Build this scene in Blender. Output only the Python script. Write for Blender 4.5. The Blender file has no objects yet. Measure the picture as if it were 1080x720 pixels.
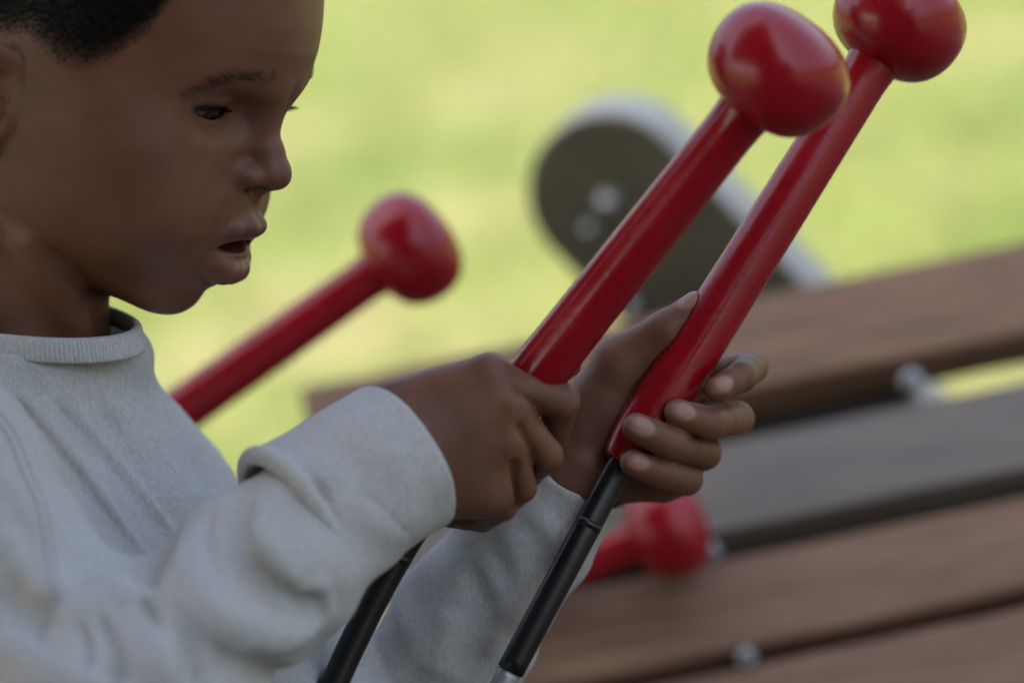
import bpy, bmesh, math, random
import numpy as np
from mathutils import Matrix, Vector

random.seed(7)
rng = np.random.default_rng(11)
R_ = math.radians
SC = bpy.context.scene
COL = SC.collection
QUAL = 1.0            # voxel size multiplier

# ------------------------------------------------------------------ camera frame
# Modelling space ("stage", centimetres): x right, y up in the picture, z = depth behind the focus plane.
D0 = 125.0
PITCH, ROLL, CAM_H = R_(16), R_(11), 1.22
Xw = np.array([1.0, 0, 0])
Fw = np.array([0, math.cos(PITCH), -math.sin(PITCH)])
Uw = np.array([0, math.sin(PITCH), math.cos(PITCH)])
CR = math.cos(ROLL) * Xw - math.sin(ROLL) * Uw
CU = math.cos(ROLL) * Uw + math.sin(ROLL) * Xw
CAM = np.array([0, 0, CAM_H])
M3 = np.stack([CR, CU, Fw], 1)

def world(P):
    P = np.asarray(P, float)
    Q = P.copy(); Q[..., 2] += D0
    return CAM + (Q * 0.01) @ M3.T

def stage(W):
    Q = (np.asarray(W, float) - CAM) @ M3 * 100
    Q = Q.copy(); Q[..., 2] -= D0
    return Q

def Q(px, py, dz=0.0):
    d = D0 + dz
    return np.array([(px - 540) * d / 3000, (360 - py) * d / 3000, dz])

def pr(r, dz=0.0):
    return r * (D0 + dz) / 3000

# ------------------------------------------------------------------ object helpers
def link(o, parent=None):
    COL.objects.link(o)
    if parent is not None:
        o.parent = parent
    return o

def tag(o, label=None, cat=None, group=None, kind=None):
    if label: o['label'] = label
    if cat: o['category'] = cat
    if group: o['group'] = group
    if kind: o['kind'] = kind
    return o

def empty(name, loc, label, cat, group=None):
    o = bpy.data.objects.new(name, None)
    o.empty_display_size = .05
    link(o); o.location = Vector(loc)
    return tag(o, label, cat, group)

def mesh_obj(name, verts, faces, mat, parent=None, smooth=True, colors=None):
    """verts in WORLD metres; stored relative to the parent's location."""
    V = np.asarray(verts, float)
    if parent is not None:
        p = parent
        off = np.zeros(3)
        while p is not None:
            off += np.array(p.location); p = p.parent
        V = V - off
    me = bpy.data.meshes.new(name)
    if isinstance(faces, np.ndarray):
        n, k = faces.shape
        me.vertices.add(len(V)); me.vertices.foreach_set('co', V.astype(np.float32).ravel())
        me.loops.add(n * k); me.loops.foreach_set('vertex_index', faces.astype(np.int32).ravel())
        me.polygons.add(n)
        me.polygons.foreach_set('loop_start', np.arange(0, n * k, k, dtype=np.int32))
        me.polygons.foreach_set('loop_total', np.full(n, k, dtype=np.int32))
        me.update(calc_edges=True)
    else:
        me.from_pydata([tuple(v) for v in V], [], faces)
    me.validate()
    if smooth:
        me.polygons.foreach_set('use_smooth', np.ones(len(me.polygons), bool))
    if colors is not None:
        a = me.color_attributes.new('pigment', 'FLOAT_COLOR', 'POINT')
        c = np.ones((len(V), 4), np.float32); c[:, :np.shape(colors)[1]] = colors
        a.data.foreach_set('color', c.ravel())
    me.materials.append(mat)
    o = bpy.data.objects.new(name, me)
    return link(o, parent)

class MB:
    """collects polygons (stage or world coordinates) for one mesh"""
    def __init__(s): s.v = []; s.f = []
    def add(s, V, F):
        b = len(s.v); s.v += [tuple(map(float, p)) for p in V]
        s.f += [tuple(i + b for i in f) for f in F]
    def tube(s, pts, radii, n=20, caps=True, squash=None):
        pts = np.asarray(pts, float); m = len(pts)
        T = np.gradient(pts, axis=0); T /= np.linalg.norm(T, axis=1)[:, None]
        up = np.array([0, 0, 1.0]) if abs(T[0][2]) < .9 else np.array([1.0, 0, 0])
        N = np.cross(T[0], up); N /= np.linalg.norm(N)
        V = []
        for i in range(m):
            N = N - T[i] * np.dot(N, T[i]); N /= np.linalg.norm(N)
            B = np.cross(T[i], N)
            for k in range(n):
                a = 2 * math.pi * k / n
                V.append(pts[i] + radii[i] * (math.cos(a) * N + math.sin(a) * B))
        F = []
        for i in range(m - 1):
            for k in range(n):
                k2 = (k + 1) % n
                F.append((i * n + k, i * n + k2, (i + 1) * n + k2, (i + 1) * n + k))
        if caps:
            F.append(tuple(range(n - 1, -1, -1))); F.append(tuple((m - 1) * n + k for k in range(n)))
        s.add(V, F)
    def rbox(s, c, ax, half, bev=.2, seg=3):
        """bevelled box: centre c, axes ax (3 rows), half sizes"""
        bm = bmesh.new(); bmesh.ops.create_cube(bm, size=2)
        for v in bm.verts: v.co = Vector((v.co.x * half[0], v.co.y * half[1], v.co.z * half[2]))
        if bev > 0:
            bmesh.ops.bevel(bm, geom=bm.edges[:], offset=bev, segments=seg, profile=.5, affect='EDGES')
        bm.verts.index_update()
        A = np.asarray(ax, float)
        V = [np.asarray(c) + v.co.x * A[0] + v.co.y * A[1] + v.co.z * A[2] for v in bm.verts]
        F = [tuple(v.index for v in f.verts) for f in bm.faces]
        bm.free(); s.add(V, F)
    def build(s, name, mat, parent=None, smooth=True, in_stage=True, colors=None):
        V = np.array(s.v)
        o = mesh_obj(name, world(V) if in_stage else V, s.f, mat, parent, smooth, colors)
        return o

def smooth_by_angle(o, deg=35):
    me = o.data
    bm = bmesh.new(); bm.from_mesh(me)
    for e in bm.edges:
        if len(e.link_faces) == 2 and e.calc_face_angle(0) > R_(deg): e.smooth = False
    bm.to_mesh(me); bm.free()
    return o

# ------------------------------------------------------------------ materials
def new_mat(name):
    m = bpy.data.materials.new(name); m.use_nodes = True
    nt = m.node_tree; b = nt.nodes['Principled BSDF']
    return m, nt, b

def node(nt, typ, **kw):
    n = nt.nodes.new(typ)
    for k, v in kw.items():
        if k in n.inputs: n.inputs[k].default_value = v
        else: setattr(n, k, v)
    return n

def ramp(nt, stops):
    r = nt.nodes.new('ShaderNodeValToRGB')
    e = r.color_ramp.elements
    while len(e) < len(stops): e.new(.5)
    for el, (p, c) in zip(e, stops):
        el.position = p; el.color = (*c, 1)
    return r

def noise_mat(name, c1, c2, scale, rough=.6, stretch=(1, 1, 1), bump=.0, bscale=None, detail=5, spec=.5, metallic=0, coat=0, lo=.3, hi=.7, sheen=0, rot=None):
    m, nt, b = new_mat(name)
    tc = node(nt, 'ShaderNodeTexCoord'); mp = node(nt, 'ShaderNodeMapping')
    mp.inputs['Scale'].default_value = stretch
    if rot: mp.inputs['Rotation'].default_value = rot
    nt.links.new(tc.outputs['Object'], mp.inputs['Vector'])
    n = node(nt, 'ShaderNodeTexNoise', Scale=scale, Detail=detail, Roughness=.6)
    nt.links.new(mp.outputs['Vector'], n.inputs['Vector'])
    r = ramp(nt, [(lo, c1), (hi, c2)])
    nt.links.new(n.outputs['Fac'], r.inputs['Fac']); nt.links.new(r.outputs['Color'], b.inputs['Base Color'])
    b.inputs['Roughness'].default_value = rough; b.inputs['Metallic'].default_value = metallic
    b.inputs['Specular IOR Level'].default_value = spec
    b.inputs['Coat Weight'].default_value = coat; b.inputs['Coat Roughness'].default_value = .15
    b.inputs['Sheen Weight'].default_value = sheen
    if bump:
        n2 = node(nt, 'ShaderNodeTexNoise', Scale=bscale or scale * 3, Detail=4)
        nt.links.new(mp.outputs['Vector'], n2.inputs['Vector'])
        bp = node(nt, 'ShaderNodeBump', Strength=bump, Distance=.001)
        nt.links.new(n2.outputs['Fac'], bp.inputs['Height']); nt.links.new(bp.outputs['Normal'], b.inputs['Normal'])
    return m

def skin_mat():
    m, nt, b = new_mat('skin')
    at = node(nt, 'ShaderNodeAttribute', attribute_name='pigment')
    tc = node(nt, 'ShaderNodeTexCoord')
    n = node(nt, 'ShaderNodeTexNoise', Scale=45.0, Detail=6, Roughness=.65)
    nt.links.new(tc.outputs['Object'], n.inputs['Vector'])
    r = ramp(nt, [(.3, (.80, .78, .76)), (.7, (1.12, 1.13, 1.15))])
    nt.links.new(n.outputs['Fac'], r.inputs['Fac'])
    mx = node(nt, 'ShaderNodeMix', data_type='RGBA', blend_type='MULTIPLY')
    mx.inputs[0].default_value = 1
    nt.links.new(at.outputs['Color'], mx.inputs[6]); nt.links.new(r.outputs['Color'], mx.inputs[7])
    nt.links.new(mx.outputs[2], b.inputs['Base Color'])
    rg = node(nt, 'ShaderNodeMapRange'); rg.inputs['To Min'].default_value = .2; rg.inputs['To Max'].default_value = .48
    nt.links.new(at.outputs['Alpha'], rg.inputs['Value']); nt.links.new(rg.outputs['Result'], b.inputs['Roughness'])
    b.inputs['Specular IOR Level'].default_value = .28
    b.inputs['Subsurface Weight'].default_value = .18
    b.inputs['Subsurface Radius'].default_value = (1.0, .45, .25)
    b.inputs['Subsurface Scale'].default_value = .004
    v = node(nt, 'ShaderNodeTexVoronoi', Scale=900.0); nt.links.new(tc.outputs['Object'], v.inputs['Vector'])
    n2 = node(nt, 'ShaderNodeTexNoise', Scale=350.0, Detail=5); nt.links.new(tc.outputs['Object'], n2.inputs['Vector'])
    ad = node(nt, 'ShaderNodeMath', operation='ADD')
    nt.links.new(v.outputs['Distance'], ad.inputs[0]); nt.links.new(n2.outputs['Fac'], ad.inputs[1])
    bp = node(nt, 'ShaderNodeBump', Strength=.14, Distance=.0006)
    nt.links.new(ad.outputs[0], bp.inputs['Height']); nt.links.new(bp.outputs['Normal'], b.inputs['Normal'])
    return m

def fabric_mat(name, c1, c2, c3, axis):
    """heather jersey: fine flecked streaks along one direction plus a knit bump"""
    m, nt, b = new_mat(name)
    tc = node(nt, 'ShaderNodeTexCoord')
    mp = node(nt, 'ShaderNodeMapping'); mp.inputs['Scale'].default_value = axis; mp.inputs['Rotation'].default_value = (.2, .5, .1)
    nt.links.new(tc.outputs['Object'], mp.inputs['Vector'])
    n = node(nt, 'ShaderNodeTexNoise', Scale=700.0, Detail=4, Roughness=.65)
    nt.links.new(mp.outputs['Vector'], n.inputs['Vector'])
    r = ramp(nt, [(.30, c1), (.5, c2), (.70, c3)])
    nt.links.new(n.outputs['Fac'], r.inputs['Fac'])
    nt.links.new(r.outputs['Color'], b.inputs['Base Color'])
    b.inputs['Roughness'].default_value = .92
    b.inputs['Specular IOR Level'].default_value = .2
    b.inputs['Sheen Weight'].default_value = .05
    b.inputs['Sheen Roughness'].default_value = .5
    w = node(nt, 'ShaderNodeTexNoise', Scale=1100.0, Detail=3)
    nt.links.new(tc.outputs['Object'], w.inputs['Vector'])
    n3 = node(nt, 'ShaderNodeTexNoise', Scale=90.0, Detail=4); nt.links.new(tc.outputs['Object'], n3.inputs['Vector'])
    ad = node(nt, 'ShaderNodeMath', operation='ADD')
    nt.links.new(w.outputs['Fac'], ad.inputs[0]); ad.inputs[1].default_value = 0
    bp = node(nt, 'ShaderNodeBump', Strength=.3, Distance=.0005)
    nt.links.new(ad.outputs[0], bp.inputs['Height']); nt.links.new(bp.outputs['Normal'], b.inputs['Normal'])
    return m

M_SKIN = skin_mat()
M_SHIRT = fabric_mat('grey_jersey', (.355, .349, .333), (.44, .432, .412), (.51, .50, .478), (1, 1, .38))
M_RED = noise_mat('red_rubber', (.24, .0025, .008), (.30, .004, .011), 60, rough=.3, bump=.12, bscale=300, coat=.12, spec=.38)
def scuff(m, scale=35.0):
    nt = m.node_tree; b = nt.nodes['Principled BSDF']
    tc = node(nt, 'ShaderNodeTexCoord')
    n = node(nt, 'ShaderNodeTexNoise', Scale=scale, Detail=8, Roughness=.7); nt.links.new(tc.outputs['Object'], n.inputs['Vector'])
    mr = node(nt, 'ShaderNodeMapRange'); mr.inputs['From Min'].default_value = .35; mr.inputs['From Max'].default_value = .7
    mr.inputs['To Min'].default_value = .16; mr.inputs['To Max'].default_value = .38
    nt.links.new(n.outputs['Fac'], mr.inputs['Value']); nt.links.new(mr.outputs['Result'], b.inputs['Roughness'])
    # small pale scrapes
    mp = node(nt, 'ShaderNodeMapping'); mp.inputs['Scale'].default_value = (1, 2.2, .6); mp.inputs['Rotation'].default_value = (.4, .3, .9)
    nt.links.new(tc.outputs['Object'], mp.inputs['Vector'])
    n2 = node(nt, 'ShaderNodeTexNoise', Scale=110.0, Detail=6, Roughness=.75); nt.links.new(mp.outputs['Vector'], n2.inputs['Vector'])
    r = ramp(nt, [(.70, (0, 0, 0)), (.76, (.55, .55, .55))]); nt.links.new(n2.outputs['Fac'], r.inputs['Fac'])
    old = b.inputs['Base Color'].links[0].from_socket
    mx = node(nt, 'ShaderNodeMix', data_type='RGBA'); nt.links.new(r.outputs['Color'], mx.inputs[0])
    nt.links.new(old, mx.inputs[6]); mx.inputs[7].default_value = (.40, .07, .07, 1)
    nt.links.new(mx.outputs[2], b.inputs['Base Color'])
scuff(M_RED)
M_BLACK = noise_mat('black_rubber', (.005, .005, .0055), (.011, .011, .012), 120, rough=.32, bump=.1, bscale=500)
M_FERRULE = noise_mat('grey_ferrule', (.22, .23, .22), (.34, .35, .34), 80, rough=.4, metallic=.5)
M_STEEL = noise_mat('bright_steel', (.35, .36, .38), (.5, .51, .53), 90, rough=.35, metallic=.9)
M_WOOD = noise_mat('stained_hardwood', (.11, .062, .036), (.24, .14, .085), 9, rough=.55, stretch=(1.2, 22, 22), bump=.25, bscale=20, spec=.3)
M_WOODGREY = noise_mat('hardwood_grey_sheen', (.088, .073, .06), (.15, .125, .103), 9, rough=.55, stretch=(1.2, 22, 22), bump=.25, bscale=20)  # second bar: grey of its tilted reflection put into the colour
M_SHADE_FRAME = noise_mat('shade_and_frame', (.010, .0075, .005), (.02, .015, .011), 20, rough=.7)  # near black: shade of the bar gaps in colour; also legs and rest
M_OLIVE = noise_mat('olive_panel', (.05, .046, .026), (.08, .072, .042), 18, rough=.55, bump=.1)
M_LIT_EDGE = noise_mat('lit_edge', (.29, .28, .25), (.40, .385, .35), 25, rough=.5)  # light falling on the post's rim, put into its base colour
M_HAIR = noise_mat('black_hair', (.003, .0026, .0024), (.008, .0065, .006), 200, rough=.8, spec=.05)
M_DENIM = noise_mat('dark_trousers', (.02, .025, .04), (.04, .045, .07), 200, rough=.9, bump=.2)
M_SHOE = noise_mat('shoe_leather', (.03, .03, .03), (.06, .06, .06), 60, rough=.5)

# ------------------------------------------------------------------ implicit surfaces
def smin(a, b, k):
    h = np.clip(.5 + .5 * (b - a) / k, 0, 1)
    return b + (a - b) * h - k * h * (1 - h)
def smax(a, b, k): return -smin(-a, -b, k)

def cap(P, a, b, ra, rb):
    a = np.asarray(a); ab = np.asarray(b) - a
    pa = P - a
    t = np.clip(pa @ ab / max(ab @ ab, 1e-9), 0, 1)
    return np.linalg.norm(pa - t[:, None] * ab, axis=1) - (ra + t * (rb - ra))

def chain(P, pts, rad, k=None):
    d = None
    for i in range(len(pts) - 1):
        e = cap(P, pts[i], pts[i + 1], rad[i], rad[i + 1])
        d = e if d is None else (np.minimum(d, e) if k is None else smin(d, e, k))
    return d

def ell(P, c, r, B=None):
    q = P - np.asarray(c)
    if B is not None: q = q @ np.asarray(B).T
    r = np.asarray(r)
    k0 = np.linalg.norm(q / r, axis=1); k1 = np.linalg.norm(q / r ** 2, axis=1) + 1e-9
    return k0 * (k0 - 1) / k1

def surface_nets(f, lo, hi, h, slack=1.7, nb=8):
    lo = np.asarray(lo, float); hi = np.asarray(hi, float)
    B = nb * h
    n = np.ceil((hi - lo) / B).astype(int)
    G = np.full(tuple(n * nb + 1), 1e3, np.float32)
    # coarse pass
    I = np.stack(np.meshgrid(*[np.arange(k) for k in n], indexing='ij'), -1).reshape(-1, 3)
    cen = lo + (I + .5) * B
    dc = np.concatenate([f(c) for c in np.array_split(cen, max(1, len(cen) // 60000))])
    # block fill with the coarse sign so that no false crossing appears inside
    sg = np.where(dc < 0, -1e3, 1e3).astype(np.float32).reshape(tuple(n))
    G[:-1, :-1, :-1] = np.repeat(np.repeat(np.repeat(sg, nb, 0), nb, 1), nb, 2)
    act = I[np.abs(dc) < B * .87 * slack + .1]
    off = np.stack(np.meshgrid(*[np.arange(nb + 1)] * 3, indexing='ij'), -1).reshape(-1, 3)
    for ch in np.array_split(act, max(1, len(act) // 150)):
        if not len(ch): continue
        g = (ch[:, None, :] * nb + off[None]).reshape(-1, 3)
        G[g[:, 0], g[:, 1], g[:, 2]] = f(lo + g * h)
    S = G < 0
    shp = np.array(G.shape) - 1
    cid_all = []; pos_all = []; quads = []
    for ax in range(3):
        s0 = [slice(None)] * 3; s1 = [slice(None)] * 3
        s0[ax] = slice(0, -1); s1[ax] = slice(1, None)
        a = S[tuple(s0)]; b = S[tuple(s1)]
        E = np.argwhere(a != b)
        E1 = E.copy(); E1[:, ax] += 1
        v0 = G[E[:, 0], E[:, 1], E[:, 2]]; v1 = G[E1[:, 0], E1[:, 1], E1[:, 2]]
        ok = (np.abs(v0) < 900) & (np.abs(v1) < 900)
        u, w = (ax + 1) % 3, (ax + 2) % 3
        ok &= (E[:, u] > 0) & (E[:, w] > 0) & (E[:, u] < shp[u]) & (E[:, w] < shp[w])
        E = E[ok]; v0 = v0[ok]; v1 = v1[ok]
        p = E.astype(float); p[:, ax] += v0 / (v0 - v1)
        ids = []
        for du, dw in ((-1, -1), (0, -1), (0, 0), (-1, 0)):
            c = E.copy(); c[:, u] += du; c[:, w] += dw
            ids.append((c[:, 0] * shp[1] + c[:, 1]) * shp[2] + c[:, 2])
            cid_all.append(ids[-1]); pos_all.append(p)
        q = np.stack(ids, 1)
        flip = v0 > 0
        q[flip] = q[flip][:, ::-1]
        quads.append(q)
    cid = np.concatenate(cid_all); pos = np.concatenate(pos_all)
    uq, inv = np.unique(cid, return_inverse=True)
    cnt = np.bincount(inv, minlength=len(uq)).astype(float)
    V = np.stack([np.bincount(inv, pos[:, k], len(uq)) / cnt for k in range(3)], 1)
    F = np.searchsorted(uq, np.concatenate(quads))
    return lo + V * h, F

def gated(f, P, lo, hi, far=1.5):
    """f only near its box; elsewhere a lower bound"""
    lo = np.asarray(lo); hi = np.asarray(hi)
    b = np.linalg.norm(np.maximum(np.maximum(lo - P, P - hi), 0), axis=1)
    d = b + far
    m = b < far
    if m.any(): d[m] = f(P[m])
    return d

def grad(f, P, e=.03):
    g = np.stack([f(P + e * np.eye(3)[k]) - f(P - e * np.eye(3)[k]) for k in range(3)], 1) / (2 * e)
    return g

def ray_hit(f, px, py, dz0=-30.0, dz1=30.0):
    """first point of surface f seen at a photograph position"""
    zs = np.arange(dz0, dz1, .25)
    P = np.stack([Q(px, py, z) for z in zs])
    d = f(P)
    k = np.argmax(d < 0)
    if d[k] >= 0: return None
    z0, z1 = zs[max(k - 1, 0)], zs[k]
    for _ in range(18):
        zm = .5 * (z0 + z1)
        if f(Q(px, py, zm)[None])[0] < 0: z1 = zm
        else: z0 = zm
    return Q(px, py, z1)

# ------------------------------------------------------------------ mallets
def mallet_axes(pts):
    """sample a smooth polyline (Catmull-Rom) through stage points"""
    pts = np.asarray(pts, float)
    P = np.vstack([2 * pts[0] - pts[1], pts, 2 * pts[-1] - pts[-2]])
    out = []
    for i in range(1, len(P) - 2):
        for t in np.linspace(0, 1, 12, endpoint=False):
            a, b, c, d = P[i - 1], P[i], P[i + 1], P[i + 2]
            out.append(.5 * ((2 * b) + (c - a) * t + (2 * a - 5 * b + 4 * c - d) * t * t + (3 * b - a - 3 * c + d) * t ** 3))
    out.append(P[-2])
    return np.array(out)

HEAD_PROF = [(-.15, 0), (-.12, 1.0), (.1, 1.75), (.5, 2.3), (1.1, 2.68), (1.8, 2.86), (2.5, 2.86), (3.1, 2.68), (3.6, 2.3), (3.95, 1.75), (4.15, 1.1), (4.22, .5), (4.24, 0)]

def build_mallet(tip_neck, grip_top, tail, label, head_scale=1.0, thick=1.0, group='red mallets of the xylophone'):
    """tip_neck: point where the head starts; grip_top: lower end of the red handle; tail: black rubber grip points"""
    a = np.asarray(grip_top, float); b = np.asarray(tip_neck, float)
    d = (b - a) / np.linalg.norm(b - a)
    L = np.linalg.norm(b - a)
    root = empty('mallet', world(a), label, 'mallet', group)
    # handle: thicker towards the hand, rounded lower rim
    hs = [0, .06, .18, .4, .8, 1.3, 1.8, 2.4] + list(np.linspace(3.5, L - 1.5, 10)) + [L - 1.0, L - .5, L, L + .5]
    def rad(t):
        r = thick * (1.29 - .17 * min(max(t / L, 0), 1))
        if t < 2.2: r *= .74 + .26 * math.sin(min(t / 2.2, 1) * math.pi / 2)
        if t > L - 1.4: r += .10 * ((t - L + 1.4) / 1.4) ** 2
        if t < .4: r *= .86 + .14 * math.sqrt(max(0, 1 - (1 - t / .4) ** 2))
        return r
    m = MB(); m.tube([a + d * t for t in hs], [rad(t) for t in hs], 32); h = m.build('handle', M_RED, root)
    smooth_by_angle(h, 50)
    # head: lathe around the axis
    x = np.cross(d, [0, 0, 1.0]); x /= np.linalg.norm(x); y = np.cross(d, x)
    V = []; n = 48
    pf = HEAD_PROF
    for (t, r) in pf:
        for k in range(n):
            an = 2 * math.pi * k / n
            V.append(b + d * t * head_scale + (r * head_scale) * (math.cos(an) * x + math.sin(an) * y))
    F = [(i * n + k, i * n + (k + 1) % n, (i + 1) * n + (k + 1) % n, (i + 1) * n + k) for i in range(len(pf) - 1) for k in range(n)]
    m = MB(); m.add(V, F); o = m.build('head', M_RED, root)
    sub = o.modifiers.new('smooth', 'SUBSURF'); sub.levels = 2; sub.render_levels = 2
    # black rubber grip and the grey ferrule at its end
    T = mallet_axes([a + d * .6, a - d * .8] + [np.asarray(t, float) for t in tail])
    m = MB(); m.tube(T, [.62] * len(T), 24)
    for i in (int(len(T) * .55),):
        m.tube([T[i], T[i + 1]], [.635, .635], 24)
    m.build('grip', M_BLACK, root)
    e = T[-1]; ed = (T[-1] - T[-3]); ed /= np.linalg.norm(ed)
    m = MB(); m.tube([e - ed * .1, e + ed * .3, e + ed * 2.6, e + ed * 2.9], [.5, .56, .5, .3], 20)
    m.build('ferrule', M_FERRULE, root)
    return root

# mallet 1 (near hand) and 2 (far hand): axis points are also used by the hands
MA_GRIP, MA_NECK = Q(500, 478, -.9), Q(786, 117, -6.5)
MB_GRIP, MB_NECK = Q(656, 489, 1.8), Q(921, 66, 3.0)
def shaft_sdf(P, a, b, r0=1.30, r1=1.13):
    return cap(P, a, b, r0, r1)
MA_TAIL = [Q(432, 567, -.6), Q(375, 672, -.8), Q(318, 800, -1.2)]
MB_TAIL = [Q(606, 580, 1.2), Q(538, 707, .6)]
def grips(P):
    d = shaft_sdf(P, MA_GRIP, MA_NECK)
    d = np.minimum(d, shaft_sdf(P, MB_GRIP, MB_NECK))
    d = np.minimum(d, chain(P, [MB_GRIP] + MB_TAIL, [.64] * 3))
    d = np.minimum(d, chain(P, [MA_GRIP] + MA_TAIL, [.64] * 4))
    return d

# ------------------------------------------------------------------ head
H_PITCH, H_YAW = R_(22), R_(16)
f0 = np.array([math.cos(H_PITCH), -math.sin(H_PITCH), 0]); Hu = np.array([math.sin(H_PITCH), math.cos(H_PITCH), 0])
s0 = np.array([0, 0, -1.0])
Hf = math.cos(H_YAW) * f0 + math.sin(H_YAW) * s0
Hs = math.cos(H_YAW) * s0 - math.sin(H_YAW) * f0
H_TILT = R_(13)
Hs, Hu = math.cos(H_TILT) * Hs - math.sin(H_TILT) * Hu, math.cos(H_TILT) * Hu + math.sin(H_TILT) * Hs
HO = Q(289, 122, .5)
HB = np.stack([Hf, Hu, Hs])
def loc(P): return (P - HO) @ HB.T
def hp(f, u, s=0.0): return HO + f * Hf + u * Hu + s * Hs

# midline profile without nose and lips: (u, front f, half width, section exponent)
PROF = np.array([(-11.2, -2.8, 1.9, 2.0), (-10.5, -2.5, 2.3, 2.0), (-10.1, -1.85, 2.6, 2.0), (-9.5, -1.4, 3.0, 2.0), (-8.7, -.95, 3.7, 2.0), (-8.05, -.32, 4.3, 2.0),
                 (-7.3, -.18, 4.9, 1.95), (-6.4, .0, 5.5, 1.9), (-5.5, .3, 5.95, 1.9), (-4.6, .42, 6.2, 1.9), (-3.8, .32, 6.35, 1.9), (-3, .0, 6.45, 1.95),
                 (-2, -.3, 6.5, 2.0), (-1, -.25, 6.5, 2.05), (0, -.05, 6.5, 2.1), (.9, .04, 6.5, 2.15), (1.7, .17, 6.55, 2.2), (2.3, .2, 6.6, 2.2), (3.0, .26, 6.65, 2.2),
                 (4.0, .12, 6.75, 2.2), (5.4, -.2, 6.8, 2.2), (6.4, -.6, 6.7, 2.2), (7.6, -1.6, 6.3, 2.2), (9, -3.4, 5.4, 2.2), (10, -5.5, 4.2, 2.2)])
JAW_A, JAW_B = None, None
_ja = loc(Q(165, 337, .5)[None])[0]; _jb = loc(Q(85, 300, .5)[None])[0]
_ja[1] += .05; _jb[1] -= .35
_jd = np.array([_jb[0] - _ja[0], _jb[1] - _ja[1]]); _jd /= np.linalg.norm(_jd)
JN = np.array([_jd[1], -_jd[0]])           # points downwards
if JN[1] > 0: JN = -JN

def head_base(L):
    f, u, s = L[:, 0], L[:, 1], L[:, 2]
    F = np.interp(u, PROF[:, 0], PROF[:, 1]); W = np.interp(u, PROF[:, 0], PROF[:, 2])
    fc = -8.2
    a = F - fc
    n = np.interp(u, PROF[:, 0], PROF[:, 3])
    q = np.abs(f - fc) / np.where(f > fc, a, 7.5); w = np.abs(s) / W
    k = (q ** n + w ** n) ** (1 / n) + 1e-6
    gx = (q / k) ** (n - 1) / np.where(f > fc, a, 7.5); gs = (w / k) ** (n - 1) / W
    d = (k - 1) / np.maximum(np.sqrt(gx ** 2 + gs ** 2), .12)
    d = smax(d, u - 8.5, 2.0)
    dj = (f - _ja[0]) * JN[0] + (u - _ja[1]) * JN[1]
    d = smax(d, dj - .42, 1.8)
    cr = ell(L, (-8.6, 2.4, 0), (8.7, 7.9, 7.0))
    return smin(d, cr, 1.6)

def head_base_P(P): return head_base(loc(P))

EYE_C = np.array([-2.65, -.12, 2.9]); EYE_R = 1.30
def sym(L):
    A = L.copy(); A[:, 2] = np.abs(A[:, 2]); return A

def ear_sdf(A):
    # local ear frame: plane tilted outwards at the back
    c = np.array([-9.75, -2.75, 7.0])
    e1 = np.array([-.90, .12, .42]); e1 /= np.linalg.norm(e1)      # backwards and outwards
    e2 = np.array([.10, .99, .05]); e2 -= e1 * (e1 @ e2); e2 /= np.linalg.norm(e2)
    e3 = np.cross(e1, e2)
    if e3[2] < 0: e3 = -e3
    q = (A - c) @ np.stack([e1, e2, e3]).T / .9
    x, y, z = q[:, 0], q[:, 1], q[:, 2]
    d = ell(q, (.4, .2, 0), (1.75, 2.5, .55))
    rho = np.sqrt(((x - .4) / 1.65) ** 2 + ((y - .3) / 2.35) ** 2)
    ring = np.sqrt(((rho - 1) * 1.9) ** 2 + (z - .25) ** 2) - .34
    d = smin(d, ring, .25)
    d = smax(d, -ell(q, (-.05, -.35, .6), (.9, 1.2, .95)), .15)
    d = smax(d, -ell(q, (.30, 1.25, .6), (.85, .75, .55)), .15)
    d = smin(d, ell(q, (-1.05, -.45, .25), (.42, .62, .5)), .3)
    d = smin(d, ell(q, (-.45, -2.0, .05), (.75, .75, .5)), .4)
    return d

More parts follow.
